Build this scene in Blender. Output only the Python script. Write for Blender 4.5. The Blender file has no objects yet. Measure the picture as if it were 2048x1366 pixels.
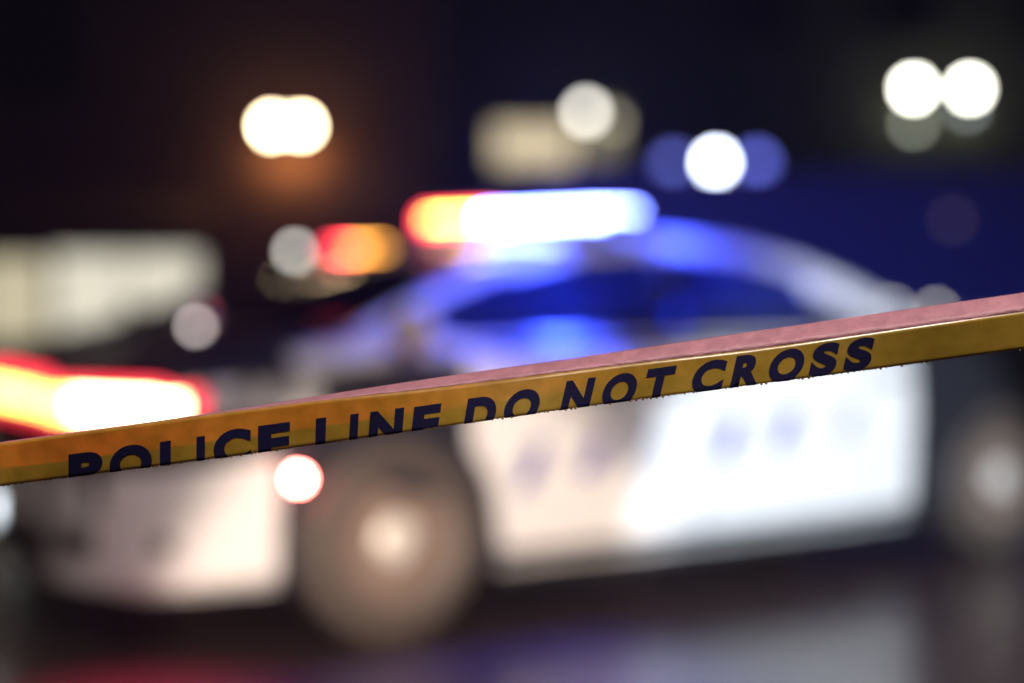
import bpy, bmesh, math, random
from mathutils import Vector, Matrix
random.seed(7)

# ------------------------------------------------------------------ camera, sky, exposure
SC = bpy.context.scene
C = SC.collection
F_PX = 2889.0                      # focal length in pixels of the 2048 px wide photograph
CAM_H = 1.2
PITCH = math.atan((683 - 600) / F_PX)
cam_d = bpy.data.cameras.new('camera'); cam = bpy.data.objects.new('camera', cam_d); C.objects.link(cam)
cam.location = (0, 0, CAM_H); cam.rotation_euler = (math.pi / 2 - PITCH, 0, 0)
cam_d.sensor_width = 36; cam_d.lens = F_PX * 36 / 2048
cam_d.clip_start = 0.05; cam_d.clip_end = 2000
cam_d.dof.use_dof = True; cam_d.dof.focus_distance = 1.215; cam_d.dof.aperture_fstop = 1.05
SC.camera = cam
w = bpy.data.worlds.new('World'); SC.world = w; w.use_nodes = True
wn = w.node_tree.nodes; bgn = wn['Background']
sky = wn.new('ShaderNodeTexSky'); sky.sky_type = 'NISHITA'; sky.sun_disc = False
sky.sun_elevation = math.radians(-4); sky.sun_rotation = math.radians(150)
w.node_tree.links.new(sky.outputs['Color'], bgn.inputs['Color']); bgn.inputs['Strength'].default_value = 0.03
SC.view_settings.view_transform = 'Standard'; SC.view_settings.look = 'None'
SC.view_settings.exposure = 0; SC.view_settings.gamma = 1
SC.cycles.use_denoising = True
SC.cycles.use_adaptive_sampling = False
SC.cycles.sample_clamp_indirect = 4
SC.cycles.max_bounces = 6; SC.cycles.volume_bounces = 0

def at(px, py, d):
    """photograph pixel (2048 wide) and distance along the view axis to a point"""
    x = (px - 1024) / F_PX; y = -(py - 683) / F_PX
    cp, sp = math.cos(PITCH), math.sin(PITCH)
    k = d / (cp + y * sp)
    return Vector((x * k, d, CAM_H + (y * cp - sp) * k))

# ------------------------------------------------------------------ materials
MATS = {}
def mat(name, col, rough=0.5, metal=0.0, coat=0.0, var=0.0, scale=20.0, bump=0.0, spec=0.5):
    if name in MATS: return MATS[name]
    m = bpy.data.materials.new(name); m.use_nodes = True; MATS[name] = m
    nt = m.node_tree; b = nt.nodes['Principled BSDF']
    b.inputs['Base Color'].default_value = (*col, 1); b.inputs['Roughness'].default_value = rough
    b.inputs['Metallic'].default_value = metal; b.inputs['Coat Weight'].default_value = coat
    b.inputs['Coat Roughness'].default_value = 0.05; b.inputs['Specular IOR Level'].default_value = spec
    if var or bump:
        tc = nt.nodes.new('ShaderNodeTexCoord'); nz = nt.nodes.new('ShaderNodeTexNoise')
        nz.inputs['Scale'].default_value = scale; nz.inputs['Detail'].default_value = 5
        nt.links.new(tc.outputs['Object'], nz.inputs['Vector'])
        if var:
            mx = nt.nodes.new('ShaderNodeMix'); mx.data_type = 'RGBA'
            mx.inputs['A'].default_value = (*[c * (1 - var) for c in col], 1)
            mx.inputs['B'].default_value = (*[min(1, c * (1 + var)) for c in col], 1)
            nt.links.new(nz.outputs['Fac'], mx.inputs['Factor']); nt.links.new(mx.outputs['Result'], b.inputs['Base Color'])
        if bump:
            bp = nt.nodes.new('ShaderNodeBump'); bp.inputs['Strength'].default_value = bump; bp.inputs['Distance'].default_value = 0.02
            nt.links.new(nz.outputs['Fac'], bp.inputs['Height']); nt.links.new(bp.outputs['Normal'], b.inputs['Normal'])
    return m
def emit(name, col, strength):
    if name in MATS: return MATS[name]
    m = bpy.data.materials.new(name); m.use_nodes = True; MATS[name] = m
    nt = m.node_tree; nt.nodes.remove(nt.nodes['Principled BSDF'])
    e = nt.nodes.new('ShaderNodeEmission'); e.inputs['Color'].default_value = (*col, 1); e.inputs['Strength'].default_value = strength
    nt.links.new(e.outputs[0], nt.nodes['Material Output'].inputs['Surface'])
    return m
def glass(name, tint, scatter=0.0):
    if name in MATS: return MATS[name]
    m = bpy.data.materials.new(name); m.use_nodes = True; MATS[name] = m
    nt = m.node_tree; nt.nodes.remove(nt.nodes['Principled BSDF'])
    t = nt.nodes.new('ShaderNodeBsdfTransparent'); t.inputs['Color'].default_value = (*tint, 1)
    g = nt.nodes.new('ShaderNodeBsdfGlossy'); g.inputs['Roughness'].default_value = 0.04
    fr = nt.nodes.new('ShaderNodeFresnel'); fr.inputs['IOR'].default_value = 1.45
    mx = nt.nodes.new('ShaderNodeMixShader')
    tl = nt.nodes.new('ShaderNodeBsdfTranslucent'); tl.inputs['Color'].default_value = (0.45, 0.55, 0.85, 1)  # blue of the lit side windows put into the colour
    fg = nt.nodes.new('ShaderNodeMixShader'); fg.inputs[0].default_value = scatter
    nt.links.new(t.outputs[0], fg.inputs[1]); nt.links.new(tl.outputs[0], fg.inputs[2])
    nt.links.new(fr.outputs[0], mx.inputs[0]); nt.links.new(fg.outputs[0], mx.inputs[1]); nt.links.new(g.outputs[0], mx.inputs[2])
    nt.links.new(mx.outputs[0], nt.nodes['Material Output'].inputs['Surface'])
    return m

WHITE = mat('white_paint', (0.78, 0.78, 0.80), 0.3, 0, 0.6)
BLACK = mat('black_paint', (0.02, 0.02, 0.028), 0.28, 0, 0.8)
NAVY = mat('navy_film', (0.03, 0.03, 0.34), 0.4)
RUBBER = mat('tyre_rubber', (0.075, 0.06, 0.052), 0.5, 0, 0, 0.3, 30, 0.2)
STEEL = mat('wheel_steel', (0.21, 0.155, 0.13), 0.42, 0.1, 0, 0.25, 12)
CHROME = mat('chrome', (0.8, 0.8, 0.8), 0.15, 1.0)
TRIM = mat('black_trim', (0.02, 0.02, 0.02), 0.5)
SEAT = mat('seat_cloth', (0.42, 0.42, 0.45), 0.9, 0, 0, 0.2, 60)
GLASS = glass('car_glass', (0.6, 0.63, 0.66)); GLOW_GLASS = glass('fogged_car_glass', (0.20, 0.24, 0.38), 0.42)  # side glass scatters and is tinted blue to carry the blue glow
PANE = glass('window_glass', (0.95, 0.94, 0.9))

# ------------------------------------------------------------------ mesh helpers
def link(name, me, m=None, parent=None, loc=None, rot=None, smooth=False):
    o = bpy.data.objects.new(name, me); C.objects.link(o)
    if m is not None and not me.materials: me.materials.append(m)
    if parent is not None: o.parent = parent
    if loc is not None: o.location = loc
    if rot is not None: o.rotation_euler = rot
    if smooth:
        for p in me.polygons: p.use_smooth = True
    return o
def mesh_of(bm, name='shape'):
    bmesh.ops.recalc_face_normals(bm, faces=bm.faces)
    me = bpy.data.meshes.new(name); bm.to_mesh(me); bm.free(); return me
def box_bm(c, s, bev=0.0, seg=2, bm=None):
    b = bmesh.new()
    bmesh.ops.create_cube(b, size=1)
    for v in b.verts: v.co = Vector((v.co.x * s[0] + c[0], v.co.y * s[1] + c[1], v.co.z * s[2] + c[2]))
    if bev: bmesh.ops.bevel(b, geom=list(b.edges), offset=bev, segments=seg, affect='EDGES', profile=0.5)
    if bm is None: return b
    me = bpy.data.meshes.new('t'); b.to_mesh(me); b.free(); bm.from_mesh(me); bpy.data.meshes.remove(me); return bm
def box(name, c, s, m, parent=None, bev=0.01, loc=None, rot=None):
    return link(name, mesh_of(box_bm(c, s, min(bev, min(s) * 0.45))), m, parent, loc, rot)
def lathe(profile, seg=32, axis='Y', close=True):
    """profile: list of (r, h) revolved about an axis through the origin"""
    bm = bmesh.new(); rings = []
    for r, h in profile:
        ring = []
        for i in range(seg):
            a = 2 * math.pi * i / seg; c, s = r * math.cos(a), r * math.sin(a)
            ring.append(bm.verts.new({'Y': (c, h, s), 'Z': (c, s, h), 'X': (h, c, s)}[axis]))
        rings.append(ring)
    for a, b in zip(rings, rings[1:]):
        for i in range(seg): bm.faces.new((a[i], a[(i + 1) % seg], b[(i + 1) % seg], b[i]))
    if close: bm.faces.new(rings[0]); bm.faces.new(rings[-1])
    return bm
def tube_bm(pts, r, seg=8, bm=None):
    bm = bm or bmesh.new(); rings = []
    for i, p in enumerate(pts):
        p = Vector(p); t = (Vector(pts[min(i + 1, len(pts) - 1)]) - Vector(pts[max(i - 1, 0)])).normalized()
        a = t.orthogonal().normalized(); b = t.cross(a)
        rr = r[i] if isinstance(r, (list, tuple)) else r
        rings.append([bm.verts.new(p + a * rr * math.cos(2 * math.pi * k / seg) + b * rr * math.sin(2 * math.pi * k / seg)) for k in range(seg)])
    for a, b in zip(rings, rings[1:]):
        for k in range(seg): bm.faces.new((a[k], a[(k + 1) % seg], b[(k + 1) % seg], b[k]))
    bm.faces.new(rings[0]); bm.faces.new(rings[-1]); return bm
def slab_bm(rows, off):
    """closed sheet from a grid of points; off = thickness vector or function(point)"""
    bm = bmesh.new(); n, k = len(rows), len(rows[0])
    A = [[bm.verts.new(p) for p in r] for r in rows]
    B = [[bm.verts.new(Vector(p) + (off(p) if callable(off) else Vector(off))) for p in r] for r in rows]
    for i in range(n - 1):
        for j in range(k - 1):
            bm.faces.new((A[i][j], A[i + 1][j], A[i + 1][j + 1], A[i][j + 1]))
            bm.faces.new((B[i][j], B[i][j + 1], B[i + 1][j + 1], B[i + 1][j]))
    for i in range(n - 1):
        bm.faces.new((A[i][0], B[i][0], B[i + 1][0], A[i + 1][0])); bm.faces.new((A[i][-1], A[i + 1][-1], B[i + 1][-1], B[i][-1]))
    for j in range(k - 1):
        bm.faces.new((A[0][j], A[0][j + 1], B[0][j + 1], B[0][j])); bm.faces.new((A[-1][j], B[-1][j], B[-1][j + 1], A[-1][j + 1]))
    return bm
def thing(name, label, cat, loc=(0, 0, 0), rz=0.0, group=None):
    o = bpy.data.objects.new(name, None); C.objects.link(o); o.location = loc; o.rotation_euler = (0, 0, rz)
    o.empty_display_size = 0.1
    return tag(o, label, cat, group)
def tag(o, label, cat, group=None):
    o['label'] = label; o['category'] = cat
    if group: o['group'] = group
    return o
def lerp_table(tab, x):
    if x <= tab[0][0]: return tab[0][1]
    for (a, b), (c, d) in zip(tab, tab[1:]):
        if x <= c:
            t = (x - a) / (c - a)
            return b + (d - b) * t
    return tab[-1][1]
def smooth_table(tab, x):
    """Catmull-Rom through a table"""
    n = len(tab)
    if x <= tab[0][0]: return tab[0][1]
    if x >= tab[-1][0]: return tab[-1][1]
    for i in range(n - 1):
        if x <= tab[i + 1][0]:
            x0, y0 = tab[max(i - 1, 0)]; x1, y1 = tab[i]; x2, y2 = tab[i + 1]; x3, y3 = tab[min(i + 2, n - 1)]
            t = (x - x1) / (x2 - x1)
            m1 = (y2 - y0) / (x2 - x0) * (x2 - x1); m2 = (y3 - y1) / (x3 - x1) * (x2 - x1)
            return (2*t**3 - 3*t*t + 1) * y1 + (t**3 - 2*t*t + t) * m1 + (-2*t**3 + 3*t*t) * y2 + (t**3 - t*t) * m2

# ------------------------------------------------------------------ the setting: wet asphalt to the horizon
def asphalt():
    m = bpy.data.materials.new('wet_asphalt'); m.use_nodes = True; nt = m.node_tree; b = nt.nodes['Principled BSDF']
    tc = nt.nodes.new('ShaderNodeTexCoord')
    def nz(s, d=4):
        n = nt.nodes.new('ShaderNodeTexNoise'); n.inputs['Scale'].default_value = s; n.inputs['Detail'].default_value = d
        nt.links.new(tc.outputs['Object'], n.inputs['Vector']); return n
    big, fine = nz(0.7, 3), nz(90, 4)
    cr = nt.nodes.new('ShaderNodeValToRGB'); cr.color_ramp.elements[0].color = (0.034, 0.020, 0.021, 1); cr.color_ramp.elements[1].color = (0.070, 0.044, 0.045, 1)  # red cast of the lights put into the asphalt colour
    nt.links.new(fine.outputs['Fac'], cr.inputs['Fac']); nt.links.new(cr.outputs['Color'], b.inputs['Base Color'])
    mr = nt.nodes.new('ShaderNodeMapRange'); mr.inputs['From Min'].default_value = 0.35; mr.inputs['From Max'].default_value = 0.65
    mr.inputs['To Min'].default_value = 0.13; mr.inputs['To Max'].default_value = 0.32
    nt.links.new(big.outputs['Fac'], mr.inputs['Value']); nt.links.new(mr.outputs['Result'], b.inputs['Roughness'])
    bp = nt.nodes.new('ShaderNodeBump'); bp.inputs['Strength'].default_value = 0.2; bp.inputs['Distance'].default_value = 0.006
    nt.links.new(fine.outputs['Fac'], bp.inputs['Height']); nt.links.new(bp.outputs['Normal'], b.inputs['Normal'])
    return m
bm = bmesh.new()
for x, y in ((-600, -600), (600, -600), (600, 600), (-600, 600)): bm.verts.new((x, y, 0))
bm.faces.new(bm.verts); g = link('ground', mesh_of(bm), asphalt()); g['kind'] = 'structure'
pv = box('pavement', (0, 24.4, 0.065), (60, 7.0, 0.13), mat('paving', (0.18, 0.17, 0.16), 0.6, 0, 0, 0.2, 4), None, 0.02); pv['kind'] = 'structure'

# ------------------------------------------------------------------ buildings behind
def brick_mat(name, c1, c2, mortar):
    m = bpy.data.materials.new(name); m.use_nodes = True; nt = m.node_tree; b = nt.nodes['Principled BSDF']
    tc = nt.nodes.new('ShaderNodeTexCoord'); mp = nt.nodes.new('ShaderNodeMapping'); mp.inputs['Rotation'].default_value = (math.pi / 2, 0, 0)
    br = nt.nodes.new('ShaderNodeTexBrick'); br.inputs['Scale'].default_value = 2.2
    br.inputs['Color1'].default_value = (*c1, 1); br.inputs['Color2'].default_value = (*c2, 1); br.inputs['Mortar'].default_value = (*mortar, 1)
    nt.links.new(tc.outputs['Object'], mp.inputs['Vector']); nt.links.new(mp.outputs['Vector'], br.inputs['Vector'])
    nt.links.new(br.outputs['Color'], b.inputs['Base Color']); b.inputs['Roughness'].default_value = 0.85
    return m
BRICK = brick_mat('brown_brick', (0.22, 0.09, 0.05), (0.17, 0.07, 0.04), (0.25, 0.2, 0.16))
STUCCO = mat('grey_stucco', (0.16, 0.16, 0.13), 0.9, 0, 0, 0.25, 3, 0.3)
FRAME = mat('dark_window_frame', (0.05, 0.05, 0.05), 0.5)
DARKROOM = mat('dark_room', (0.02, 0.02, 0.025), 0.9)
LITROOM = emit('lit_shop_interior', (1.0, 0.96, 0.84), 1.0); LITROOM3 = emit('lit_shop_side_room', (1.0, 0.90, 0.66), 0.75)
LITROOM2 = emit('lit_upper_room', (1.0, 0.84, 0.58), 1.1)

def window(parent, x0, x1, z0, z1, y, room, mull=1, fr=0.06):
    """opening filled with frame bars, a pane of glass and the room's back plane; y is the wall's face"""
    f = bmesh.new()
    for (cx, cz, sx, sz) in (((x0 + x1) / 2, z0, x1 - x0 + fr, fr), ((x0 + x1) / 2, z1, x1 - x0 + fr, fr),
                             (x0, (z0 + z1) / 2, fr, z1 - z0 - fr), (x1, (z0 + z1) / 2, fr, z1 - z0 - fr)):
        box_bm((cx, y - 0.03, cz), (sx, 0.1, sz), 0.008, 1, f)
    for k in range(mull):
        cx = x0 + (x1 - x0) * (k + 1) / (mull + 1)
        box_bm((cx, y - 0.03, (z0 + z1) / 2), (fr * 0.7, 0.07, z1 - z0 - fr), 0.006, 1, f)
    wdw = link('window', mesh_of(f), FRAME, parent)
    box('lit_room' if room is not DARKROOM else 'dark_room', ((x0 + x1) / 2, y - 0.006, (z0 + z1) / 2), (x1 - x0, 0.02, z1 - z0), room, wdw, 0.002)
    box('pane', ((x0 + x1) / 2, y - 0.035, (z0 + z1) / 2), (x1 - x0 - fr, 0.006, z1 - z0 - fr), PANE, wdw, 0.001)
    box('sill', ((x0 + x1) / 2, y - 0.09, z0 - fr), (x1 - x0 + 0.2, 0.16, 0.06), STUCCO, wdw, 0.01)
    return wdw

SD = 22.0
shop = thing('brick_shop', 'brown brick shop with a bright cream shop window at far left', 'building', (-9.0, SD, 0))
box('wall', (0.4, 2.2, 3.6), (14.6, 4.0, 7.2), BRICK, shop, 0.02)
box('cornice', (0.4, 0.12, 7.3), (14.8, 0.5, 0.3), STUCCO, shop, 0.03)
window(shop, 1.95, 4.25, 0.55, 1.93, 0.2, LITROOM, 1)
window(shop, -0.2, 1.9, 0.55, 1.86, 0.2, LITROOM3, 1)
window(shop, -5.2, -0.6, 0.55, 1.86, 0.2, LITROOM3, 2)
aw = bmesh.new()
pts = [(y, z) for y, z in ((0.18, 2.75), (-0.75, 2.32), (-0.78, 2.14))]
aw = slab_bm([[Vector((x, y, z)) for (y, z) in pts] for x in [-5.5 + i * 0.5 for i in range(21)]], (0, 0.02, -0.02))
link('awning', mesh_of(aw), mat('awning_cloth', (0.22, 0.13, 0.06), 0.85, 0, 0, 0.2, 6), shop)
for x in (-4.6, -1.4, 1.8): window(shop, x - 0.7, x + 0.7, 4.2, 5.9, 0.2, DARKROOM, 1)

BD = 30.0
blk = thing('apartment_block', 'dark stuccoed block behind the van with lit beige upper windows', 'building', (5.0, BD, 0))
box('wall', (2.6, 3.2, 6.0), (19.0, 6.0, 12.0), STUCCO, blk, 0.02)
box('cornice', (2.6, 0.1, 12.1), (19.3, 0.5, 0.3), STUCCO, blk, 0.03)
window(blk, -5.4, -3.7, 4.0, 4.85, 0.2, LITROOM2, 1)
window(blk, -3.55, -2.75, 4.1, 5.2, 0.2, emit('dim_upper_room', (1.0, 0.9, 0.6), 0.32), 0)
for x in (0.2, 3.2, 6.2, 9.0): window(blk, x - 0.6, x + 0.6, 6.6, 8.2, 0.2, DARKROOM, 1)
for x in (1.2, 4.5, 9.3): window(blk, x - 0.6, x + 0.6, 1.0, 2.6, 0.2, DARKROOM, 1)

# ------------------------------------------------------------------ lamps on the buildings
HOUSING = mat('lamp_housing', (0.06, 0.06, 0.06), 0.5, 0.5)
def wall_lamp(p, r, col, st, label, group, spot=0.0, spotcol=(1, 1, 1)):
    """round bulkhead lamp on an arm reaching back to the wall behind it"""
    t = thing('wall_lamp', label, 'lamp', p, 0, group)
    bmm = lathe([(r * 1.15, 0.07), (r * 1.15, -0.03), (r * 1.02, -0.05)], 24); link('housing', mesh_of(bmm), HOUSING, t)
    prof = [(r * math.cos(a), -0.052 - r * 0.75 * math.sin(a)) for a in [i * math.pi / 2 / 6 for i in range(6)]]
    link('bulb', mesh_of(lathe(prof, 24)), emit('lamp_%.2f_%.2f_%.2f_%.0f' % (*col, st * 10), col, st), t, smooth=True)
    link('arm', mesh_of(tube_bm([(0, 0.06, 0), (0, 0.25, -0.01), (0, 0.45, 0)], 0.025)), HOUSING, t)
    if spot:
        ld = bpy.data.lights.new('lamp_light', 'POINT'); ld.energy = spot; ld.color = spotcol; ld.shadow_soft_size = r
        lo = bpy.data.objects.new('lamp_light', ld); C.objects.link(lo); lo.parent = t; lo.location = (0, 0.18, -0.45)
    return t
WG = 'pair of warm wall lamps on the brick shop'
wall_lamp(at(545, 253, SD - 0.27), 0.10, (1.0, 0.80, 0.48), 60, 'left one of the two warm lamps high on the brick shop', WG, 9, (1.0, 0.52, 0.18))
wall_lamp(at(603, 253, SD - 0.27), 0.10, (1.0, 0.80, 0.48), 60, 'right one of the two warm lamps high on the brick shop', WG, 9, (1.0, 0.52, 0.18))
FG = 'floodlights high on the block at right'
wall_lamp(at(1826, 178, BD - 0.27), 0.125, (1.0, 1.0, 0.86), 40, 'left one of the two bright white floodlights at upper right', FG, 3.5, (0.95, 1.0, 0.6))
wall_lamp(at(1938, 178, BD - 0.27), 0.125, (1.0, 1.0, 0.86), 40, 'right one of the two bright white floodlights at upper right', FG, 3.5, (0.95, 1.0, 0.6))
wall_lamp(at(1826, 248, BD - 0.27), 0.10, (0.95, 1.0, 0.85), 3.6, 'dim lamp below the left white floodlight at upper right', FG)
wall_lamp(at(1932, 216, BD - 0.27), 0.10, (0.85, 0.95, 1.0), 3.0, 'dim lamp below the right white floodlight at upper right', FG)
wall_lamp(at(1172, 225, BD - 0.27), 0.14, (1.0, 0.96, 0.86), 11, 'single white lamp beside the lit beige upper windows', 'lamps on the block')
wall_lamp(at(1225, 245, BD - 0.27), 0.12, (1.0, 0.92, 0.62), 1.8, 'faint yellowish lamp right of the single white lamp', 'lamps on the block')

# ------------------------------------------------------------------ rescue van behind the police car
def wheel(parent, loc, r, wd, side, name='wheel'):
    """wheel about the local Y axis; side -1 = outer face towards -Y; > tyre is the part itself, rim and hub cap below it"""
    h = wd / 2
    tb = lathe([(r * 0.66, -h * 0.8), (r * 0.72, -h), (r * 0.92, -h), (r * 0.985, -h * 0.82), (r, -h * 0.5), (r, h * 0.5), (r * 0.985, h * 0.82), (r * 0.92, h), (r * 0.72, h), (r * 0.66, h * 0.8)], 40)
    rot = (0, 0, 0 if side < 0 else math.pi)
    ty = link('wheel', mesh_of(tb), RUBBER, parent, loc, rot, True)
    bm = lathe([(r * 0.655, -h * 0.86), (r * 0.62, -h * 0.86), (r * 0.58, -h * 0.45), (r * 0.40, -h * 0.30), (r * 0.30, -h * 0.62), (r * 0.12, -h * 0.62), (r * 0.12, 0.0), (r * 0.655, 0.0)], 40)
    link('rim', mesh_of(bm), STEEL, ty)
    for k in range(8):
        a = 2 * math.pi * k / 8
        pb = bmesh.new(); bmesh.ops.create_uvsphere(pb, u_segments=8, v_segments=5, radius=r * 0.055)
        link('wheel_slot', mesh_of(pb), TRIM, ty, (r * 0.49 * math.cos(a), -h * 0.40, r * 0.49 * math.sin(a)))
    hb = lathe([(r * 0.27, -h * 0.60), (r * 0.26, -h * 0.80), (r * 0.20, -h * 0.95), (r * 0.08, -h * 1.02)], 28)
    link('hub_cap', mesh_of(hb), mat('hub_cap_metal', (0.75, 0.72, 0.68), 0.35, 0.2), ty, smooth=True)
    return ty

VD = 16.0
VP = mat('van_paint', (0.45, 0.46, 0.5), 0.45, 0, 0.3)
van = thing('rescue_van', 'dark box bodied rescue van with blue beacons behind the police car', 'van', (0.0, VD, 0))
def extrude_y(poly, y0, y1, bev=0.05):
    bm = bmesh.new(); a = [bm.verts.new((x, y0, z)) for x, z in poly]; b = [bm.verts.new((x, y1, z)) for x, z in poly]
    bm.faces.new(a); bm.faces.new(b)
    for i in range(len(poly)): bm.faces.new((a[i], a[(i + 1) % len(poly)], b[(i + 1) % len(poly)], b[i]))
    bmesh.ops.recalc_face_normals(bm, faces=bm.faces)
    if bev: bmesh.ops.bevel(bm, geom=list(bm.edges), offset=bev, segments=2, affect='EDGES', profile=0.5)
    return bm
link('box_body', mesh_of(extrude_y([(0.2, 0.55), (6.6, 0.55), (6.6, 2.63), (0.2, 2.63)], 0, 2.2, 0.06)), VP, van)
link('cab', mesh_of(extrude_y([(0.16, 0.5), (-2.5, 0.5), (-2.55, 1.15), (-1.6, 1.35), (-0.85, 2.2), (0.16, 2.3)], 0.1, 2.1, 0.08)), VP, van)
link('cab_window', mesh_of(extrude_y([(-0.1, 1.4), (-1.25, 1.4), (-0.72, 2.02), (-0.1, 2.1)], 0.085, 0.12, 0.006)), mat('van_glass', (0.02, 0.02, 0.03), 0.08), van)
box('cab_door', (-0.75, 0.085, 0.95), (1.3, 0.03, 0.75), VP, van, 0.01)
box('side_locker_door', (1.4, -0.01, 1.5), (1.5, 0.03, 1.5), VP, van, 0.01)
box('side_locker_door', (3.3, -0.01, 1.5), (1.5, 0.03, 1.5), VP, van, 0.01)
box('side_locker_door', (5.2, -0.01, 1.5), (1.5, 0.03, 1.5), VP, van, 0.01)
box('bumper', (-2.6, 1.1, 0.6), (0.2, 2.0, 0.3), TRIM, van, 0.05)
for x in (-1.5, 4.8):
    for y, s in ((0.14, -1), (2.06, 1)): wheel(van, (x, y, 0.42), 0.42, 0.26, s)
def beacon(x, y, r, col, st, nm, hh=1.0, light=0):
    prof = [(r, 0), (r, r * 0.9 * hh)] + [(r * math.cos(a), r * 0.9 * hh + r * math.sin(a) * 0.9) for a in [i * math.pi / 2 / 5 for i in range(1, 5)]]
    b = link('beacon', mesh_of(lathe(prof, 24, 'Z')), emit(nm, col, st), van, (x, y, 2.66), smooth=True)
    link('beacon_base', mesh_of(lathe([(r * 1.2, -0.05), (r * 1.2, 0.02), (r * 1.02, 0.03)], 24, 'Z')), TRIM, b)
beacon((1430 - 1024) / F_PX * 16.5, 0.5, 0.085, (0.72, 0.80, 1.0), 34, 'beacon_bright', 1.6)
beacon((1345 - 1024) / F_PX * 16.5, 0.5, 0.11, (0.16, 0.19, 0.80), 3.0, 'beacon_dim', 1.0)
beacon((1512 - 1024) / F_PX * 16.4, 0.4, 0.11, (0.15, 0.18, 0.85), 4.2, 'beacon_dim2', 1.0)
ml = link('marker_lamp', mesh_of(lathe([(0.06, 0.0), (0.06, -0.02), (0.03, -0.035)], 16)), emit('van_marker', (0.5, 0.35, 0.6), 0.5), van)
p = at(1905, 440, VD - 0.03); ml.location = (p.x, -0.03, p.z)

# ------------------------------------------------------------------ small warning and bollard lights
def bollard(px, py, d, st, label, col=(1.0, 0.97, 0.88), r=0.03):
    p = at(px, py, d); t = thing('bollard_light', label, 'bollard', (p.x, d, 0), 0, 'slim bollard lights around the police car')
    link('post', mesh_of(tube_bm([(0, 0, 0), (0, 0, 0.1), (0, 0, 0.11), (0, 0, p.z - 0.06)], [0.07, 0.07, 0.03, 0.03], 12)), HOUSING, t)
    link('cap', mesh_of(lathe([(0.045, 0.035), (0.045, 0.055), (0.01, 0.075)], 16, 'Z')), HOUSING, t, (0, 0, p.z))
    bm = bmesh.new(); bmesh.ops.create_uvsphere(bm, u_segments=16, v_segments=10, radius=r)
    link('lamp', mesh_of(bm), emit('bollard_%d' % int(st * 10), col, st), t, (0, 0, p.z), smooth=True)
bollard(590, 503, 8.2, 7.5, 'tall bollard light left of the red roof lamp behind the hood')
bollard(1785, 617, 10.5, 5.5, 'left one of two bollard lights behind the trunk, touching the tape')
bollard(1872, 622, 10.5, 5.5, 'right one of two bollard lights behind the trunk, touching the tape')

# ------------------------------------------------------------------ police car
ANG = math.radians(33); WB = 3.24; HALF = 0.93
ca, sa = math.cos(ANG), math.sin(ANG)
P0 = Vector((-0.418, 5.06))
car = thing('police_car', 'white and black police sedan with red and blue roof light bar, behind the tape', 'police car',
            (P0.x - 0.90 * sa, P0.y + 0.90 * ca, 0), ANG)
T_TOP = [(-1.05, 0.82), (-0.98, 0.90), (-0.8, 0.945), (-0.5, 1.0), (-0.2, 1.065), (0.1, 1.095), (0.6, 1.09), (2.6, 1.09), (3.1, 1.10), (3.6, 1.10), (4.05, 1.06), (4.2, 0.98), (4.28, 0.86)]
T_BOT = [(-1.05, 0.30), (-0.95, 0.21), (-0.6, 0.19), (0.5, 0.17), (2.7, 0.18), (3.7, 0.24), (4.1, 0.30), (4.28, 0.40)]
T_WID = [(-1.05, 0.52), (-1.0, 0.66), (-0.92, 0.77), (-0.75, 0.855), (-0.45, 0.905), (0.0, 0.93), (1.6, 0.935), (3.0, 0.93), (3.7, 0.90), (4.05, 0.83), (4.2, 0.74), (4.28, 0.62)]
def half_ring(u):
    zt, zb, wd = smooth_table(T_TOP, u), smooth_table(T_BOT, u), smooth_table(T_WID, u)
    h = zt - zb
    return [(0.0, zb), (wd * 0.6, zb), (wd * 0.93, zb + 0.02), (wd * 0.975, zb + h * 0.08), (wd * 0.985, zb + h * 0.25), (wd, zb + h * 0.5),
            (wd * 0.993, zb + h * 0.68), (wd * 0.975, zb + h * 0.84), (wd * 0.945, zb + h * 0.93), (wd * 0.90, zb + h * 0.975), (wd * 0.80, zb + h * 1.0), (wd * 0.45, zb + h + 0.018), (0.0, zb + h + 0.025)]
def y_side(u, z):
    r = half_ring(u)[2:11]
    for (y0, z0), (y1, z1) in zip(r, r[1:]):
        if z <= z1 or (y1, z1) == r[-1]:
            t = max(0, min(1, (z - z0) / (z1 - z0))); return y0 + (y1 - y0) * t
us = [-1.05, -1.03, -1.0, -0.96, -0.92, -0.86, -0.8] + [-0.7 + 0.1 * i for i in range(48)] + [4.06, 4.12, 4.17, 4.21, 4.25, 4.28]
bm = bmesh.new(); rings = []
for u in us:
    hr = half_ring(u); full = hr + [(-y, z) for y, z in hr[-2:0:-1]]
    rings.append([bm.verts.new((u, -y, z)) for y, z in full])
for a, b in zip(rings, rings[1:]):
    for i in range(len(a)): bm.faces.new((a[i], a[(i + 1) % len(a)], b[(i + 1) % len(a)], b[i]))
bm.faces.new(rings[0]); bm.faces.new(rings[-1])
body = link('body', mesh_of(bm), BLACK, car)
RW, ARCH = 0.36, 0.405
cutters = []
for u in (0, WB):
    for s in (-1, 1):
        cb = lathe([(ARCH, -0.2), (ARCH, 0.2)], 40)
        for v in cb.verts: v.co += Vector((u, s * 0.84, RW + 0.01))
        cutters.append(cb)
cm = bmesh.new()
for cb in cutters:
    me = mesh_of(cb); cm.from_mesh(me); bpy.data.meshes.remove(me)
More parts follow.
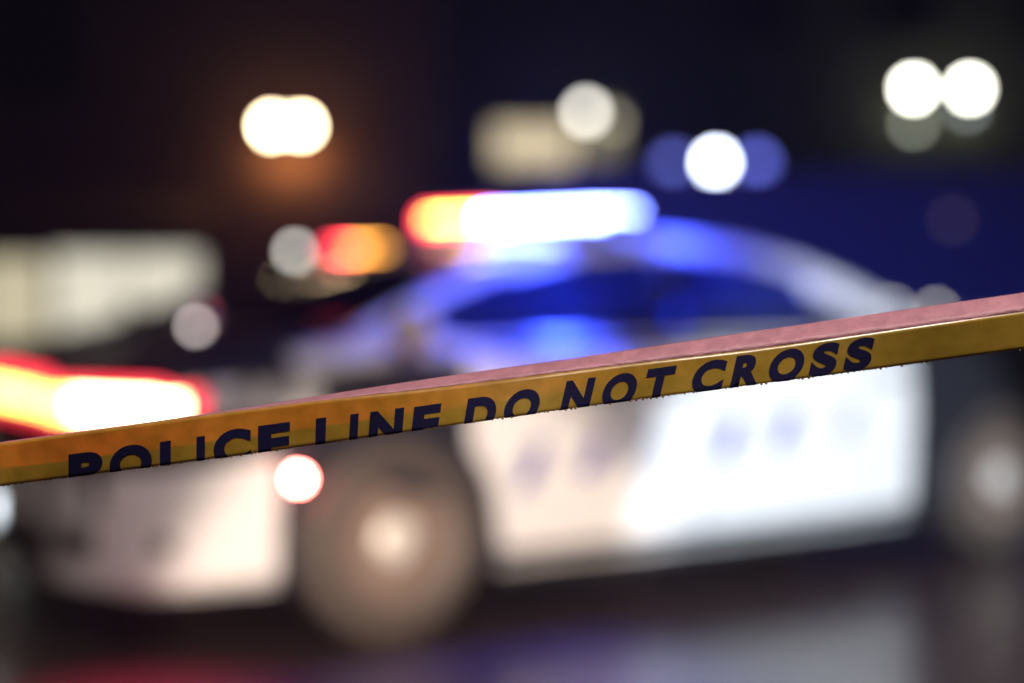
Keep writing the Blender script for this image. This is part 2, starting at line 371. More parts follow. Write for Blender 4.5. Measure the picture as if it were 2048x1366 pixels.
# cabin space cut out of the shell too
box_bm((1.35, 0, 0.90), (2.1, 1.58, 1.0), 0, 1, cm)
cut = link('cut', mesh_of(cm), None)
md = body.modifiers.new('b', 'BOOLEAN'); md.operation = 'DIFFERENCE'; md.solver = 'EXACT'; md.object = cut
bpy.context.view_layer.update()
ev = body.evaluated_get(bpy.context.evaluated_depsgraph_get())
nm = bpy.data.meshes.new_from_object(ev); body.modifiers.clear(); body.data = nm
bpy.data.objects.remove(cut)
for p_ in nm.polygons: p_.use_smooth = False

def panel(name, u0, u1, z0f, z1f, s, m, off=0.006, nu=14, nz=9, parent=None, th=0.012):
    rows = []
    for i in range(nu + 1):
        u = u0 + (u1 - u0) * i / nu; a, b = z0f(u), z1f(u); row = []
        for j in range(nz + 1):
            z = a + (b - a) * j / nz
            row.append(Vector((u, s * (y_side(u, z) + off), z)))
        rows.append(row)
    return link(name, mesh_of(slab_bm(rows, (0, -s * th, 0))), m, parent or car)
ztop = lambda k: (lambda u: smooth_table(T_BOT, u) + (smooth_table(T_TOP, u) - smooth_table(T_BOT, u)) * k)
def arch(uc, base):
    def f(u):
        d = abs(u - uc); R = ARCH + 0.015
        return max(base(u), RW + 0.01 + math.sqrt(max(0, R * R - d * d))) if d < R else base(u)
    return f
for s in (-1, 1):
    # front bumper corner and lower front wing are white, the band above them black
    panel('front_bumper_side', -0.97, -0.435, ztop(0.06), ztop(0.60), s, WHITE, 0.006)
    panel('fender', -0.43, 0.285, arch(0, ztop(0.60)), ztop(0.88), s, BLACK, 0.006, 26)
    panel('fender_shoulder', -0.36, 0.285, ztop(0.89), ztop(0.985), s, WHITE, 0.006, 12, 6)
    fd = panel('front_door', 0.30, 1.40, arch(0, ztop(0.045)), ztop(0.955), s, WHITE, 0.007, 30)
    rd = panel('rear_door', 1.415, 2.62, ztop(0.045), ztop(0.955), s, WHITE, 0.007)
    for dr, uh in ((fd, 1.27), (rd, 2.46)):
        z = 0.86; y = s * (y_side(uh, z) + 0.03)
        link('door_handle', mesh_of(tube_bm([(uh - 0.12, y - s * 0.03, z), (uh - 0.10, y, z), (uh + 0.08, y, z), (uh + 0.10, y - s * 0.03, z)], 0.013)), CHROME, dr, smooth=True)
    panel('rear_quarter', 2.635, 3.95, arch(WB, ztop(0.12)), ztop(0.955), s, BLACK, 0.006, 34)
    panel('rocker_panel', 0.455, 2.74, ztop(0.0), ztop(0.035), s, TRIM, 0.004, 8, 3)

# front fascia: rows across the nose following the plan curve
def nose(v, z, off=0.0):
    """u of the nose surface at lateral v, height z"""
    best = -1.05
    for k in range(60):
        u = -1.05 + k * 0.012
        if smooth_table(T_WID, u) * 0.97 >= abs(v): best = u; break
    return best - off
def nose_patch(name, v0, v1, z0, z1, m, off, n=16, nz=4, parent=None, th=0.03, curve=None):
    rows = []
    for i in range(n + 1):
        v = v0 + (v1 - v0) * i / n; c = curve(v) if curve else (z0, z1)
        rows.append([Vector((nose(v, 0, off), v, c[0] + (c[1] - c[0]) * j / nz)) for j in range(nz + 1)])
    return link(name, mesh_of(slab_bm(rows, (th, 0, 0))), m, parent or car)
fb = nose_patch('front_bumper', -0.72, 0.72, 0.26, 0.62, WHITE, 0.02, 24)
nose_patch('lower_grille', -0.42, 0.26, 0.28, 0.42, TRIM, 0.03, 20, 4, fb)
gr = nose_patch('grille', -0.48, 0.48, 0.63, 0.76, TRIM, 0.015, 20)
for k in range(4): nose_patch('grille_bar', -0.47, 0.47, 0.648 + k * 0.03, 0.656 + k * 0.03, CHROME, 0.022, 20, 1, gr)
for v in (-0.60, 0.36):
    fl = nose_patch('fog_lamp', v - 0.07, v + 0.07, 0.36, 0.45, TRIM if v < 0 else emit('fog_lamp_white', (0.85, 0.93, 1.0), 5), 0.028, 6, 3, fb)
plate = box('number_plate', (-1.095, 0, 0.50), (0.012, 0.30, 0.15), WHITE, fb, 0.003)
box('fog_recess', (-0.80, -(y_side(-0.80, 0.40) + 0.008), 0.40), (0.09, 0.014, 0.05), TRIM, fb, 0.006)

# headlights: wrap-round lenses, glowing red with a hot lamp behind the outer corner
RED_LENS = emit('red_headlight_lens', (1.0, 0.045, 0.075), 3.4); YEL = emit('amber_lamp_row', (1.0, 0.62, 0.10), 12)
HOT = emit('headlight_hot_core', (1.0, 0.75, 0.35), 26)
RED_DIM = emit('red_warning_strip', (1.0, 0.035, 0.06), 1.6)
for s in (-1, 1):
    rows = []
    path = [nose(0.42 + 0.03 * k, 0, 0) for k in range(1)]
    pl = []
    for k in range(10):
        v = 0.40 + 0.04 * k; pl.append((nose(v, 0, 0.016), v))
    for k in range(1, 6):
        u = -0.93 + k * 0.045
        if u > pl[-1][0]: pl.append((u, y_side(u, 0.78) + 0.014))
    n = len(pl)
    for i, (u, v) in enumerate(pl):
        t = i / (n - 1)
        zl = 0.79 - 0.02 * t if t < 0.9 else 0.80; zh = 0.915 + 0.01 * math.sin(math.pi * t)
        if t > 0.85: zl += 0.015; zh -= 0.02
        rows.append([Vector((u, s * v, zl + (zh - zl) * j / 4)) for j in range(5)])
    hl = link('headlight', mesh_of(slab_bm(rows, (0.03, -s * 0.02, 0))), RED_LENS, car)
    rows = [[p_ + Vector((-0.006, s * 0.006, 0)) for p_ in r[1:4]] for r in rows[:n - 1]]
    link('lamp_core', mesh_of(slab_bm(rows[5:], (0.004, -s * 0.004, 0))), HOT, hl)
    link('amber_lamp_row', mesh_of(slab_bm(rows[:6], (0.004, -s * 0.004, 0))), YEL, hl)
ws = nose_patch('warning_light_strip', -0.38, 0.38, 0.81, 0.945, RED_LENS, 0.02, 16, 3)
nose_patch('amber_lamp_row', -0.36, 0.36, 0.83, 0.89, YEL, 0.027, 16, 2, ws)
nose_patch('hood_edge_reflector', -0.40, 0.40, 0.78, 0.80, RED_DIM, 0.02, 16, 2)  # dim red emission stands in for red light reflected below the lamps

# hood
rows = []
for i in range(13):
    u = -0.86 + (-0.06 + 0.86) * i / 12; zt = smooth_table(T_TOP, u); wd = smooth_table(T_WID, u) * 0.79
    rows.append([Vector((u, wd * k / 6, zt + 0.034 - 0.025 * (abs(k) / 6) ** 2 - 0.004)) for k in range(-6, 7)])
link('hood', mesh_of(slab_bm(rows, (0, 0, -0.012))), BLACK, car, smooth=True)
rows = []
for i in range(9):
    u = 2.85 + (4.1 - 2.85) * i / 8; zt = smooth_table(T_TOP, u); wd = smooth_table(T_WID, u) * 0.79
    rows.append([Vector((u, wd * k / 6, zt + 0.032 - 0.025 * (abs(k) / 6) ** 2)) for k in range(-6, 7)])
link('trunk_lid', mesh_of(slab_bm(rows, (0, 0, -0.012))), WHITE, car, smooth=True)

# greenhouse: roof, pillars, glass.  Side outline in (u, z), tumblehome by height
T_ROOF = [(-0.16, 1.06), (0.20, 1.22), (0.57, 1.355), (0.95, 1.435), (1.4, 1.47), (1.8, 1.45), (2.15, 1.385), (2.45, 1.28), (2.80, 1.11)]
def cab_y(z): return 0.80 - (z - 1.06) * 0.48
def roof_z(u): return smooth_table(T_ROOF, u)
def rail_pts(u): return Vector((u, cab_y(roof_z(u)), roof_z(u)))
rows = []
for i in range(19):
    u = 0.59 + (2.22 - 0.59) * i / 18; z = roof_z(u); yb = cab_y(z) - 0.01
    rows.append([Vector((u, yb * k / 8, z + 0.04 * (1 - (k / 8) ** 2) - 0.035 * (abs(k) / 8) ** 8)) for k in range(-8, 9)])
link('roof', mesh_of(slab_bm(rows, (0, 0, -0.03))), WHITE, car, smooth=True)
def rail(name, u0, u1, s, m, wd=0.075, n=10):
    rows = []
    for i in range(n + 1):
        u = u0 + (u1 - u0) * i / n; z = roof_z(u) - 0.004; t = Vector((0.05, 0, roof_z(u + 0.025) - roof_z(u - 0.025))).normalized()
        nrm = Vector((-t.z, 0, t.x)); q0 = Vector((u, 0, z)) ; q1 = q0 - nrm * wd
        rows.append([Vector((q.x, s * (cab_y(q.z) + 0.004), q.z)) for q in (q0, q0.lerp(q1, .5), q1)])
    return link(name, mesh_of(slab_bm(rows, (0, -s * 0.05, 0))), m, car)
for s in (-1, 1):
    rail('windshield_pillar', -0.10, 0.615, s, WHITE, 0.05)
    rail('roof_rail', 0.62, 2.195, s, WHITE, 0.07, 16)
    rail('rear_pillar', 2.20, 2.80, s, WHITE, 0.13)
    box('door_pillar', (0, 0, 0), (0.07, 0.03, 0.36), TRIM, car, 0.004, (1.40, s * 0.715, 1.23), (-s * math.radians(-25.6) * -1, 0, 0))
    def wpane(name, ua, ub):
        rows = []
        for i in range(13):
            u = ua + (ub - ua) * i / 12; zt = max(roof_z(u) - 0.052, 1.08); zb = 1.07
            zt = max(zt, zb + 0.005)
            rows.append([Vector((u, s * (cab_y(zb + (zt - zb) * j / 5) - 0.012), zb + (zt - zb) * j / 5)) for j in range(6)])
        link(name, mesh_of(slab_bm(rows, (0, -s * 0.004, 0))), GLOW_GLASS, car)
    wpane('front_side_window', 0.02, 1.36); wpane('rear_side_window', 1.44, 2.60)
    box('window_sill', (1.30, s * 0.79, 1.088), (2.55, 0.09, 0.035), mat('matte_sill', (0.02, 0.02, 0.022), 0.95, spec=0.1), car, 0.008)
    # door mirror
    mrb = bmesh.new(); bmesh.ops.create_uvsphere(mrb, u_segments=16, v_segments=10, radius=1)
    for v in mrb.verts: v.co = Vector((v.co.x * 0.085 if v.co.x < 0 else v.co.x * 0.03, v.co.y * 0.13, v.co.z * 0.085))
    mr_ = link('mirror', mesh_of(mrb), WHITE, car, (0.02, s * 1.03, 1.10), smooth=True)
    link('mirror_arm', mesh_of(tube_bm([(0.0, -s * 0.08, -0.05), (0.03, -s * 0.22, -0.09)], 0.022)), TRIM, mr_)
    box('mirror_glass', (0.033, 0, 0), (0.006, 0.19, 0.11), CHROME, mr_, 0.002)
def glass_sheet(name, ua, ub, bow):
    rows = []
    for i in range(9):
        u = ua + (ub - ua) * i / 8; z = roof_z(u) + 0.004; yb = cab_y(z) - 0.03
        rows.append([Vector((u - bow * (1 - (k / 6) ** 2), yb * k / 6, z)) for k in range(-6, 7)])
    return link(name, mesh_of(slab_bm(rows, (0, 0, -0.005))), GLASS, car, smooth=True)
glass_sheet('windshield', -0.09, 0.60, 0.10); glass_sheet('rear_window', 2.23, 2.78, -0.05)

# cabin
for y in (-0.38, 0.38):
    st = link('front_seat', mesh_of(box_bm((0, 0, 0.1), (0.5, 0.5, 0.2), 0.05)), SEAT, car, (1.05, y, 0.46))
    box('seat_back', (0.32, 0, 0.42), (0.16, 0.5, 0.62), SEAT, st, 0.06, None, (0, 0.2, 0))
    box('headrest', (0.46, 0, 0.80), (0.10, 0.26, 0.17), SEAT, st, 0.04)
rs = link('rear_bench', mesh_of(box_bm((0, 0, 0.1), (0.5, 1.4, 0.2), 0.05)), SEAT, car, (2.0, 0, 0.46))
box('seat_back', (0.26, 0, 0.40), (0.12, 1.4, 0.6), SEAT, rs, 0.05)
box('dashboard', (0.40, 0, 0.95), (0.40, 1.45, 0.20), MATS['matte_sill'], car, 0.05)
bm = bmesh.new()
tor = [(0.19 * math.cos(a), 0.19 * math.sin(a)) for a in [i * 2 * math.pi / 24 for i in range(25)]]
link('steering_wheel', mesh_of(tube_bm([(0.68 + b_ * 0.35, -0.38 + a_, 1.0 + b_) for a_, b_ in tor], 0.014)), TRIM, car)
BLUE_IN = emit('blue_cabin_strobe', (0.008, 0.04, 1.0), 120.0)  # unseen glow strips, added to turn the side windows blue
for u_, z_ in ((0.95, 1.424), (1.72, 1.438)): box('cabin_strobe', (u_, 0, z_), (0.12 if u_ > 1 else 0.06, 0.7, 0.012), BLUE_IN, car, 0.005)

# roof light bar with its lamp modules
lb = link('light_bar', mesh_of(box_bm((0, 0, -0.05), (0.22, 1.46, 0.025), 0.01)), TRIM, car, (1.15, 0.04, 1.565), (math.radians(1.5), 0, 0))
for y in (-0.5, 0.5): box('bar_foot', (0, y, -0.09), (0.12, 0.06, 0.10), TRIM, lb, 0.01)
E_RED = emit('bar_red', (1.0, 0.80, 0.10), 22); E_BLUE = emit('bar_blue', (0.16, 0.22, 1.0), 70)
E_REDLENS = emit('bar_red_lens', (1.0, 0.045, 0.09), 11)
nmod = 8; L = 1.50 / nmod
for k in range(nmod):
    y = -0.75 + L * (k + 0.5)
    if k < 5:
        link('lamp_module', mesh_of(box_bm((0, 0, 0), (0.19, L - 0.012, 0.032), 0.01)), E_BLUE, lb, (0, y, 0.005))
    else:
        mo = link('lamp_module', mesh_of(box_bm((0, 0, 0), (0.19, L - 0.012, 0.085), 0.02)), E_REDLENS, lb, (0, y, -0.006))
        o = link('lamp_core', mesh_of(box_bm((0, 0, 0), (0.20, L * (0.5 if k == 7 else 0.96), 0.022), 0.006)), E_RED, mo, (0, -0.045 if k == 7 else 0, 0.010))
for y, s in ((-0.76, -1), (0.76, 1)): box('end_cap', (0, y + s * 0.002, -0.02), (0.16, 0.012, 0.05), TRIM, lb, 0.005)
def beam(parent, loc, aim, energy, col, cone, blend=0.6, rad=0.05):
    """the beam of one lamp: aim is a direction in the parent's own axes"""
    ld = bpy.data.lights.new('lamp_beam', 'SPOT'); ld.energy = energy; ld.color = col; ld.spot_size = math.radians(cone); ld.spot_blend = blend; ld.shadow_soft_size = rad
    lo = bpy.data.objects.new('lamp_beam', ld); C.objects.link(lo); lo.parent = parent; lo.location = loc
    lo.rotation_euler = Vector(aim).to_track_quat('-Z', 'Y').to_euler()
BL = (0.03, 0.07, 1.0)
gl = bpy.data.lights.new('lamp_glow', 'POINT'); gl.energy = 110; gl.color = BL; gl.shadow_soft_size = 0.05
glo = bpy.data.objects.new('lamp_glow', gl); C.objects.link(glo); glo.parent = lb; glo.location = (0.0, -0.35, 0.09)
beam(lb, (0.0, -0.3, 0.10), (0.75, 0.65, -0.55), 520, BL, 84)          # rearwards and to the far side
beam(lb, (-0.02, -0.80, 0.0), (-0.62, -0.35, -0.45), 480, BL, 90)       # forwards over the near wing
beam(lb, (0.0, -0.80, 0.0), (0.35, -0.5, -0.75), 20, BL, 90)           # down the near side
beam(lb, (0.12, -0.72, 0.06), (1.0, -0.12, -0.30), 130, BL, 80)          # rearwards over the near roof edge
beam(lb, (-0.12, 0.5, 0.0), (-0.9, 0.1, -0.35), 90, (1.0, 0.05, 0.07), 90)

beam(car, (-1.02, -0.86, 0.86), (-0.28, -0.95, 0.058), 800, (1.0, 0.07, 0.05), 16, 1.0)     # red lamp, towards the tape
beam(car, (-0.95, -1.02, 0.80), (-0.1, -0.25, -1.0), 110, (1.0, 0.08, 0.22), 80, 1.0)    # added spot in mid-air, throws red on to the road
# wheels
for u in (0.0, WB):
    for s in (-1, 1): wheel(car, (u, s * 0.825, RW), RW, 0.23, s)
hlb = bmesh.new(); bmesh.ops.create_uvsphere(hlb, u_segments=16, v_segments=10, radius=0.02)
hlo = link('hood_lamp', mesh_of(hlb), emit('hood_lamp', (1.0, 0.88, 0.84), 9), car, (-0.2, 0.477, 1.085), smooth=True)  # small glowing ball added as a highlight on the hood
link('lamp_foot', mesh_of(tube_bm([(0, 0, -0.05), (0, 0, -0.015)], 0.008)), TRIM, hlo)
# side marker lamp on the front wing
um, zm = -0.375, 0.60
link('side_marker', mesh_of(lathe([(0.015, 0.0), (0.015, -0.008), (0.008, -0.014)], 20)), emit('side_marker', (1.0, 0.16, 0.13), 260), car, (um, -(y_side(um, zm) + 0.014), zm))

# door lettering strokes and fender emblem, thin film on the panels
def stroke(parent, u, z, wd, h, lean, m, s=-1, off=0.0135):
    rows = []
    for i in range(2):
        rows.append([Vector((u + (i - 0.5) * wd + lean * (j / 4 - 0.5) * h, s * (y_side(u, z + (j / 4 - 0.5) * h) + off), z + (j / 4 - 0.5) * h)) for j in range(5)])
    return link('marking', mesh_of(slab_bm(rows, (0, -s * 0.002, 0))), m, parent)
near_doors = [o for o in car.children if o.name.startswith(('front_door', 'rear_door'))][:2]
for u, z, wd, h in ((0.56, 0.585, 0.075, 0.17), (0.84, 0.61, 0.085, 0.15), (1.05, 0.62, 0.035, 0.12)): stroke(near_doors[0], u, z, wd, h, 0.5, NAVY)
for u, z, wd, h in ((1.53, 0.64, 0.085, 0.18), (1.83, 0.66, 0.085, 0.18), (2.20, 0.67, 0.05, 0.14)): stroke(near_doors[1], u, z, wd, h, 0.5, NAVY)
for u in (-0.60, -0.47, -0.34): stroke(body, u, 0.865, 0.09, 0.11, 0.15, WHITE, -1, 0.012)

# ------------------------------------------------------------------ second patrol car, dark, parked behind
car2 = thing('police_car', 'dark patrol car with one red roof lamp, behind the hood of the white one', 'police car', (-2.30, 9.97, 0), ANG)
LENS_OFF = mat('unlit_lens', (0.12, 0.12, 0.14), 0.15)
DARKBLUE = mat('dark_car_paint', (0.012, 0.012, 0.02), 0.35, 0, 0.5)
swap = {WHITE.name: DARKBLUE, BLACK.name: DARKBLUE}
for m_ in (RED_LENS, YEL, HOT, RED_DIM, E_BLUE, E_RED, E_REDLENS, BLUE_IN, MATS['side_marker'], MATS['hood_lamp']): swap[m_.name] = LENS_OFF
lit = [0]
def copy_part(o, parent):
    if o.type != 'MESH' or o.name.startswith('marking'): return
    c = o.copy(); C.objects.link(c); c.parent = parent
    m_ = c.data.materials[0] if c.data.materials else None
    if m_ and m_.name in swap:
        new = swap[m_.name]
        if o.name.startswith('lamp_module') and lit[0] < 3:
            new = BAR2[lit[0]]; lit[0] += 1
        c.material_slots[0].link = 'OBJECT'; c.material_slots[0].material = new
    for ch in o.children: copy_part(ch, c)
BAR2 = [emit('second_bar_amber', (1.0, 0.42, 0.06), 20), emit('second_bar_red', (1.0, 0.045, 0.07), 34.0), emit('second_bar_dim_red', (1.0, 0.045, 0.08), 14.0)]
for ch in list(car.children): copy_part(ch, car2)

# ------------------------------------------------------------------ added, unseen lamps that light the tape and the car
def added_lamp(x, y, h, aim, energy, col, cone, label, r=0.12, blend=0.35):
    t = thing('street_lamp', label, 'street lamp', (x, y, 0), 0, 'street lamps on the near side of the road')
    link('pole', mesh_of(tube_bm([(0, 0, 0), (0, 0, 0.4), (0, 0, 0.41), (0, 0, h)], [0.1, 0.1, 0.06, 0.045], 14)), HOUSING, t)
    d = (Vector(aim) - Vector((x, y, h))).normalized(); hd = Vector((d.x, d.y, 0)).normalized()
    link('arm', mesh_of(tube_bm([(0, 0, h - 0.02), tuple(hd * 0.4 + Vector((0, 0, h + 0.05))), tuple(hd * 0.9 + Vector((0, 0, h + 0.06)))], 0.03)), HOUSING, t)
    head = Vector((0, 0, h + 0.06)) + hd * 1.0
    hdm = link('lamp_head', mesh_of(lathe([(0.20, -0.02), (0.20, 0.03), (0.12, 0.10)], 20, 'Z')), HOUSING, t, head)
    link('lamp_glass', mesh_of(lathe([(0.16, -0.03), (0.16, -0.022)], 20, 'Z')), emit('street_glow_%d' % int(h * 10), col, 4), hdm)
    ld = bpy.data.lights.new('lamp_light', 'SPOT'); ld.energy = energy; ld.color = col; ld.spot_size = math.radians(cone); ld.spot_blend = blend; ld.shadow_soft_size = r
    lo = bpy.data.objects.new('lamp_light', ld); C.objects.link(lo); lo.parent = t; lo.location = head + Vector((0, 0, -0.08))
    dd = Vector(aim) - (Vector((x, y, 0)) + lo.location)
    lo.rotation_euler = dd.to_track_quat('-Z', 'Y').to_euler()
added_lamp(1.2, -2.2, 5.2, (0.3, 2.6, 1.0), 1150, (1.0, 0.84, 0.74), 55, 'tall street lamp behind the camera, lighting the tape', 0.12, 0.5)
def added_light(x, y, h, aim, energy, col, cone, blend, label):  # unseen light on a stand, added to brighten the side of the car
    t = thing('work_light', label, 'work light', (x, y, 0), 0, 'work lights standing behind the tape line')
    for k in range(3):
        a_ = k * 2 * math.pi / 3 + 0.4
        link('leg', mesh_of(tube_bm([(0.28 * math.cos(a_), 0.28 * math.sin(a_), 0.01), (0, 0, h * 0.6)], 0.012)), HOUSING, t)
    link('post', mesh_of(tube_bm([(0, 0, h * 0.5), (0, 0, h - 0.05)], 0.014)), HOUSING, t)
    d = Vector(aim) - Vector((x, y, h)); q = d.to_track_quat('-Z', 'Y')
    hd = link('lamp_head', mesh_of(lathe([(0.05, 0.10), (0.10, 0.06), (0.11, -0.02), (0.10, -0.03)], 20, 'Z')), HOUSING, t, (0, 0, h), q.to_euler())
    link('lamp_glass', mesh_of(lathe([(0.095, -0.034), (0.095, -0.030)], 20, 'Z')), emit('work_glow_%d' % int(energy), col, 4), hd)
    beam(hd, (0, 0, -0.06), (0, 0, -1), energy, col, cone, blend, 0.08)
added_light(3.0, 0.8, 0.75, (1.42, 6.22, 0.20), 1900, (0.82, 0.92, 1.0), 25, 0.25, 'short work light with cool beam aimed at the rear door')
added_light(0.9, -1.0, 0.70, (-0.28, 5.1, 0.0), 2150, (1.0, 0.79, 0.61), 19.5, 0.35, 'short work light with warm beam aimed at the front wheel')

# ------------------------------------------------------------------ barrier tape with its print and water drops
def tape_mat():
    m = bpy.data.materials.new('yellow_tape_film'); m.use_nodes = True; nt = m.node_tree; nt.nodes.remove(nt.nodes['Principled BSDF'])
    tc = nt.nodes.new('ShaderNodeTexCoord'); nz = nt.nodes.new('ShaderNodeTexNoise'); nz.inputs['Scale'].default_value = 60; nz.inputs['Detail'].default_value = 6
    nt.links.new(tc.outputs['Object'], nz.inputs['Vector'])
    cr = nt.nodes.new('ShaderNodeValToRGB'); cr.color_ramp.elements[0].color = (0.47, 0.31, 0.030, 1); cr.color_ramp.elements[1].color = (0.64, 0.44, 0.06, 1)
    cr.color_ramp.elements[0].position = 0.3; cr.color_ramp.elements[1].position = 0.7
    nt.links.new(nz.outputs['Fac'], cr.inputs['Fac'])
    d = nt.nodes.new('ShaderNodeBsdfDiffuse'); t = nt.nodes.new('ShaderNodeBsdfTranslucent'); g = nt.nodes.new('ShaderNodeBsdfGlossy'); g.inputs['Roughness'].default_value = 0.3
    nt.links.new(cr.outputs['Color'], d.inputs['Color']); nt.links.new(cr.outputs['Color'], t.inputs['Color'])
    bp = nt.nodes.new('ShaderNodeBump'); bp.inputs['Strength'].default_value = 0.15; bp.inputs['Distance'].default_value = 0.002
    nt.links.new(nz.outputs['Fac'], bp.inputs['Height']); nt.links.new(bp.outputs['Normal'], g.inputs['Normal'])
    m1 = nt.nodes.new('ShaderNodeMixShader'); m1.inputs[0].default_value = 0.5
    nt.links.new(d.outputs[0], m1.inputs[1]); nt.links.new(t.outputs[0], m1.inputs[2])
    m2 = nt.nodes.new('ShaderNodeMixShader'); m2.inputs[0].default_value = 0.08
    nt.links.new(m1.outputs[0], m2.inputs[1]); nt.links.new(g.outputs[0], m2.inputs[2])
    nt.links.new(m2.outputs[0], nt.nodes['Material Output'].inputs['Surface'])
    return m
TAPE = tape_mat()
FLAP = mat('pale_pink_tape_margin', (0.46, 0.22, 0.28), 0.5, 0, 0, 0.35, 70, 0.25)  # red light on the tilted edge put into the pink colour
INK = mat('black_print', (0.009, 0.009, 0.042), 0.7, spec=0.08)
Y_TOP = [(-300, 925), (0, 884), (400, 829), (800, 766), (1200, 708), (1600, 649), (2048, 585), (2400, 533)]
Y_FOLD = [(-300, 927), (0, 886), (400, 832), (600, 806), (870, 776), (1200, 735), (1546, 693), (2048, 623), (2400, 573)]
Y_BOT = [(-300, 1010), (0, 972), (450, 914), (900, 851), (1200, 809), (1750, 738), (2048, 697), (2400, 650)]
D_TAPE = [(-300, 1.165), (0, 1.185), (700, 1.21), (1300, 1.215), (2048, 1.225), (2400, 1.23)]
def tape_point(px, t, lift=0.0):
    """point on the tape: px along it, t = picture pixels of tape below the fold (negative: on the margin above)"""
    d = smooth_table(D_TAPE, px); yf = smooth_table(Y_FOLD, px); yt = smooth_table(Y_TOP, px); yb = smooth_table(Y_BOT, px)
    wob = 0.0015 * math.sin(px / 170.0) + 0.0006 * math.sin(px / 47.0 + 1.3) + 0.00009 * max(t, 0) * (math.sin(px / 290.0 + 0.8) + 0.4 * math.sin(px / 90.0))
    if t <= 0:
        k = -t / max(yf - yt, 1e-6)
        return at(px, yf + t, d + wob + 0.022 * k - lift)
    face = yb - yf
    R = 5.0                                   # radius of the rolled lower edge in picture pixels
    s = d / F_PX
    if t <= face - R: return at(px, yf + t, d + wob - lift)
    a = (t - (face - R)) / R
    if a <= math.pi * 0.9:
        return at(px, yf + face - R + (R + lift / s) * math.sin(a), d + wob + s * R - (s * R + lift) * math.cos(a))
    e = (a - math.pi * 0.9) * R
    return at(px, yf + face - R + (R + lift / s) * math.sin(math.pi * 0.9) - e * 0.95, d + wob + s * R - (s * R + lift) * math.cos(math.pi * 0.9) + s * e * 0.35)
tape = thing('police_tape', 'sagging yellow barrier tape with black lettering crossing the picture in front', 'tape', at(1024, 790, 1.21))
inv = Matrix.Translation(-tape.location)
def fix(bm):
    bmesh.ops.transform(bm, matrix=inv, verts=bm.verts); return bm
NS = 180
xs = [-300 + 2700 * i / NS for i in range(NS + 1)]
rows = []
for px in xs:
    face = smooth_table(Y_BOT, px) - smooth_table(Y_FOLD, px); R = 5.0
    ts = [0.0, 8, 20, 36, face - R - 12, face - R - 4, face - R] + [face - R + R * math.pi * 0.9 * k / 6 for k in range(1, 7)] + [face - R + R * math.pi * 0.9 + 12, face - R + R * math.pi * 0.9 + 34]
    rows.append([tape_point(px, t) for t in ts])
o = link('tape_face', mesh_of(fix(slab_bm(rows, (0, 0.0002, 0)))), TAPE, tape, smooth=True)
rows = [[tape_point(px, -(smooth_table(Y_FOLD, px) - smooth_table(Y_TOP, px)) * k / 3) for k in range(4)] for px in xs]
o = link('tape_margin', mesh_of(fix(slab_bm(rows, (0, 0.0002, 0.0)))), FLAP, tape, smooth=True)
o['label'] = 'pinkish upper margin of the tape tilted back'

# lettering: each letter is laid on the tape's own surface
LET = [('P', 137, 205), ('O', 219, 304), ('L', 320, 374), ('I', 393, 410), ('C', 427, 502), ('E', 516, 581), ('L', 630, 682), ('I', 697, 714), ('N', 735, 806), ('E', 820, 880),
       ('D', 924, 992), ('O', 1001, 1079), ('N', 1117, 1184), ('O', 1197, 1273), ('T', 1280, 1346), ('C', 1377, 1449), ('R', 1458, 1524), ('O', 1531, 1608), ('S', 1615, 1676), ('S', 1684, 1746)]
L_TOP = [(137, 912), (219, 894), (320, 884), (400, 873), (430, 863), (516, 852), (630, 837), (700, 829), (770, 820), (850, 811), (955, 795), (1040, 780), (1150, 760), (1235, 748), (1315, 736), (1413, 722), (1490, 710), (1570, 699), (1645, 687), (1715, 677)]
def glyph_mesh(ch):
    cu = bpy.data.curves.new('g', 'FONT'); cu.body = ch; cu.size = 1.0; cu.offset = 0.054; cu.resolution_u = 8
    ob = bpy.data.objects.new('g', cu); C.objects.link(ob); bpy.context.view_layer.update()
    me = bpy.data.meshes.new_from_object(ob.evaluated_get(bpy.context.evaluated_depsgraph_get()))
    bpy.data.objects.remove(ob); bm = bmesh.new(); bm.from_mesh(me); bpy.data.meshes.remove(me)
    x0 = min(v.co.x for v in bm.verts); x1 = max(v.co.x for v in bm.verts); y0 = min(v.co.y for v in bm.verts); y1 = max(v.co.y for v in bm.verts)
    for v in bm.verts: v.co = Vector(((v.co.x - x0) / (x1 - x0), (v.co.y - y0) / (y1 - y0), 0))
    for k in range(1, 24):
        gm = list(bm.verts) + list(bm.edges) + list(bm.faces)
        bmesh.ops.bisect_plane(bm, geom=gm, plane_co=(0, k / 24, 0), plane_no=(0, 1, 0))
    return bm
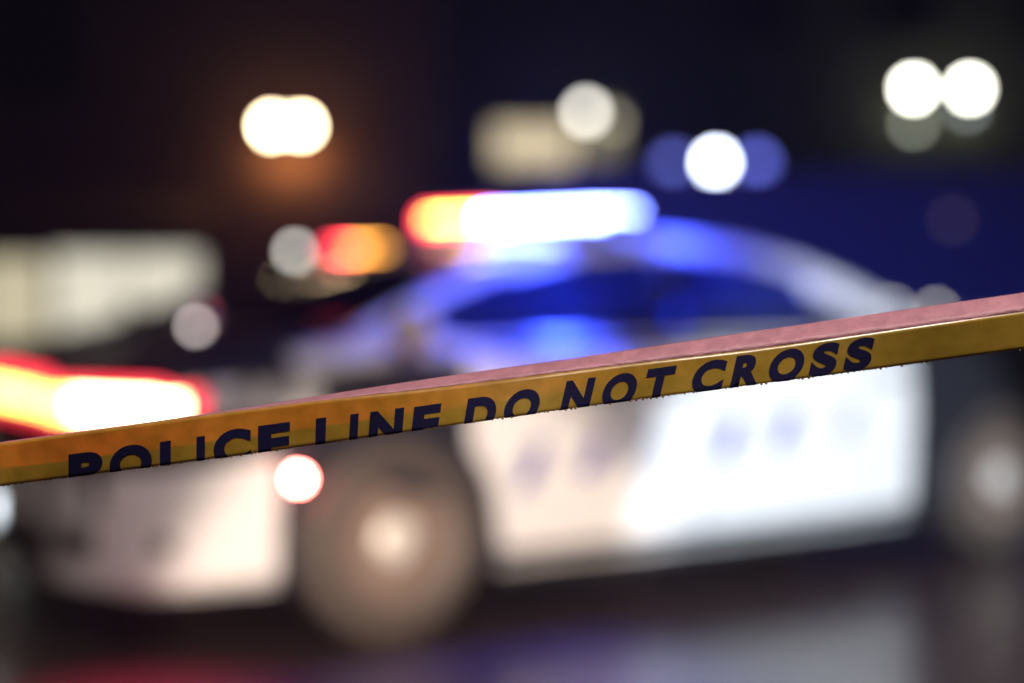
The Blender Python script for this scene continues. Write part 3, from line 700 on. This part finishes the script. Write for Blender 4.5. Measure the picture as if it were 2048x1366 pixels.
for ch, xa, xb in LET:
    bm = glyph_mesh(ch); xc = (xa + xb) / 2
    hc = 78 - 14 * (xc - 137) / 1600; slope = -0.141
    sh = 0.0 if xc < 600 else min(0.24, 0.24 * (xc - 600) / 500)
    top = smooth_table(L_TOP, xc) if False else lerp_table(L_TOP, xc)
    lw = xb - xa; lean = sh * hc
    if ch not in 'I': lw -= lean * 0.5
    for v in bm.verts:
        px = xa + v.co.x * lw + v.co.y * lean * (1 if sh else 0)
        yl = top + slope * (px - xc) + (1 - v.co.y) * hc
        t = yl - smooth_table(Y_FOLD, px)
        v.co = tape_point(px, max(t, 0.2), 0.0004)
    link('letter', mesh_of(fix(bm)), INK, tape)

# water drops hanging along the lower edge
bm = bmesh.new(); x = -40.0
while x < 2090:
    x += random.uniform(4, 13)
    r = random.choice((1.0, 1.3, 1.7, 2.1, 2.8)) * (1.0 if x > 300 else 0.7) * 1.21 / F_PX
    c = tape_point(x, smooth_table(Y_BOT, x) - smooth_table(Y_FOLD, x) - 5.0 + 5.0 * math.pi * 0.45)
    s = bmesh.ops.create_icosphere(bm, subdivisions=2, radius=r)
    for v in s['verts']: v.co = Vector((v.co.x, v.co.y, v.co.z * 1.25)) + c
wd_ = bpy.data.materials.new('water'); wd_.use_nodes = True
b_ = wd_.node_tree.nodes['Principled BSDF']; b_.inputs['Base Color'].default_value = (0.62, 0.42, 0.12, 1); b_.inputs['Transmission Weight'].default_value = 0.5; b_.inputs['Roughness'].default_value = 0.02; b_.inputs['IOR'].default_value = 1.33
o = link('water_drops', mesh_of(fix(bm)), wd_, tape, smooth=True); o['kind'] = 'stuff'

# ------------------------------------------------------------------ damp night air
hz = box('haze', (0, 14, 6), (70, 60, 14), None, None, 0.0); hz['kind'] = 'stuff'
hm = bpy.data.materials.new('damp_air'); hm.use_nodes = True; nt = hm.node_tree; nt.nodes.remove(nt.nodes['Principled BSDF'])
pvn = nt.nodes.new('ShaderNodeVolumePrincipled'); pvn.inputs['Density'].default_value = 0.0018; pvn.inputs['Color'].default_value = (0.9, 0.93, 1.0, 1); pvn.inputs['Anisotropy'].default_value = 0.0
nt.links.new(pvn.outputs[0], nt.nodes['Material Output'].inputs['Volume']); hz.data.materials.append(hm)
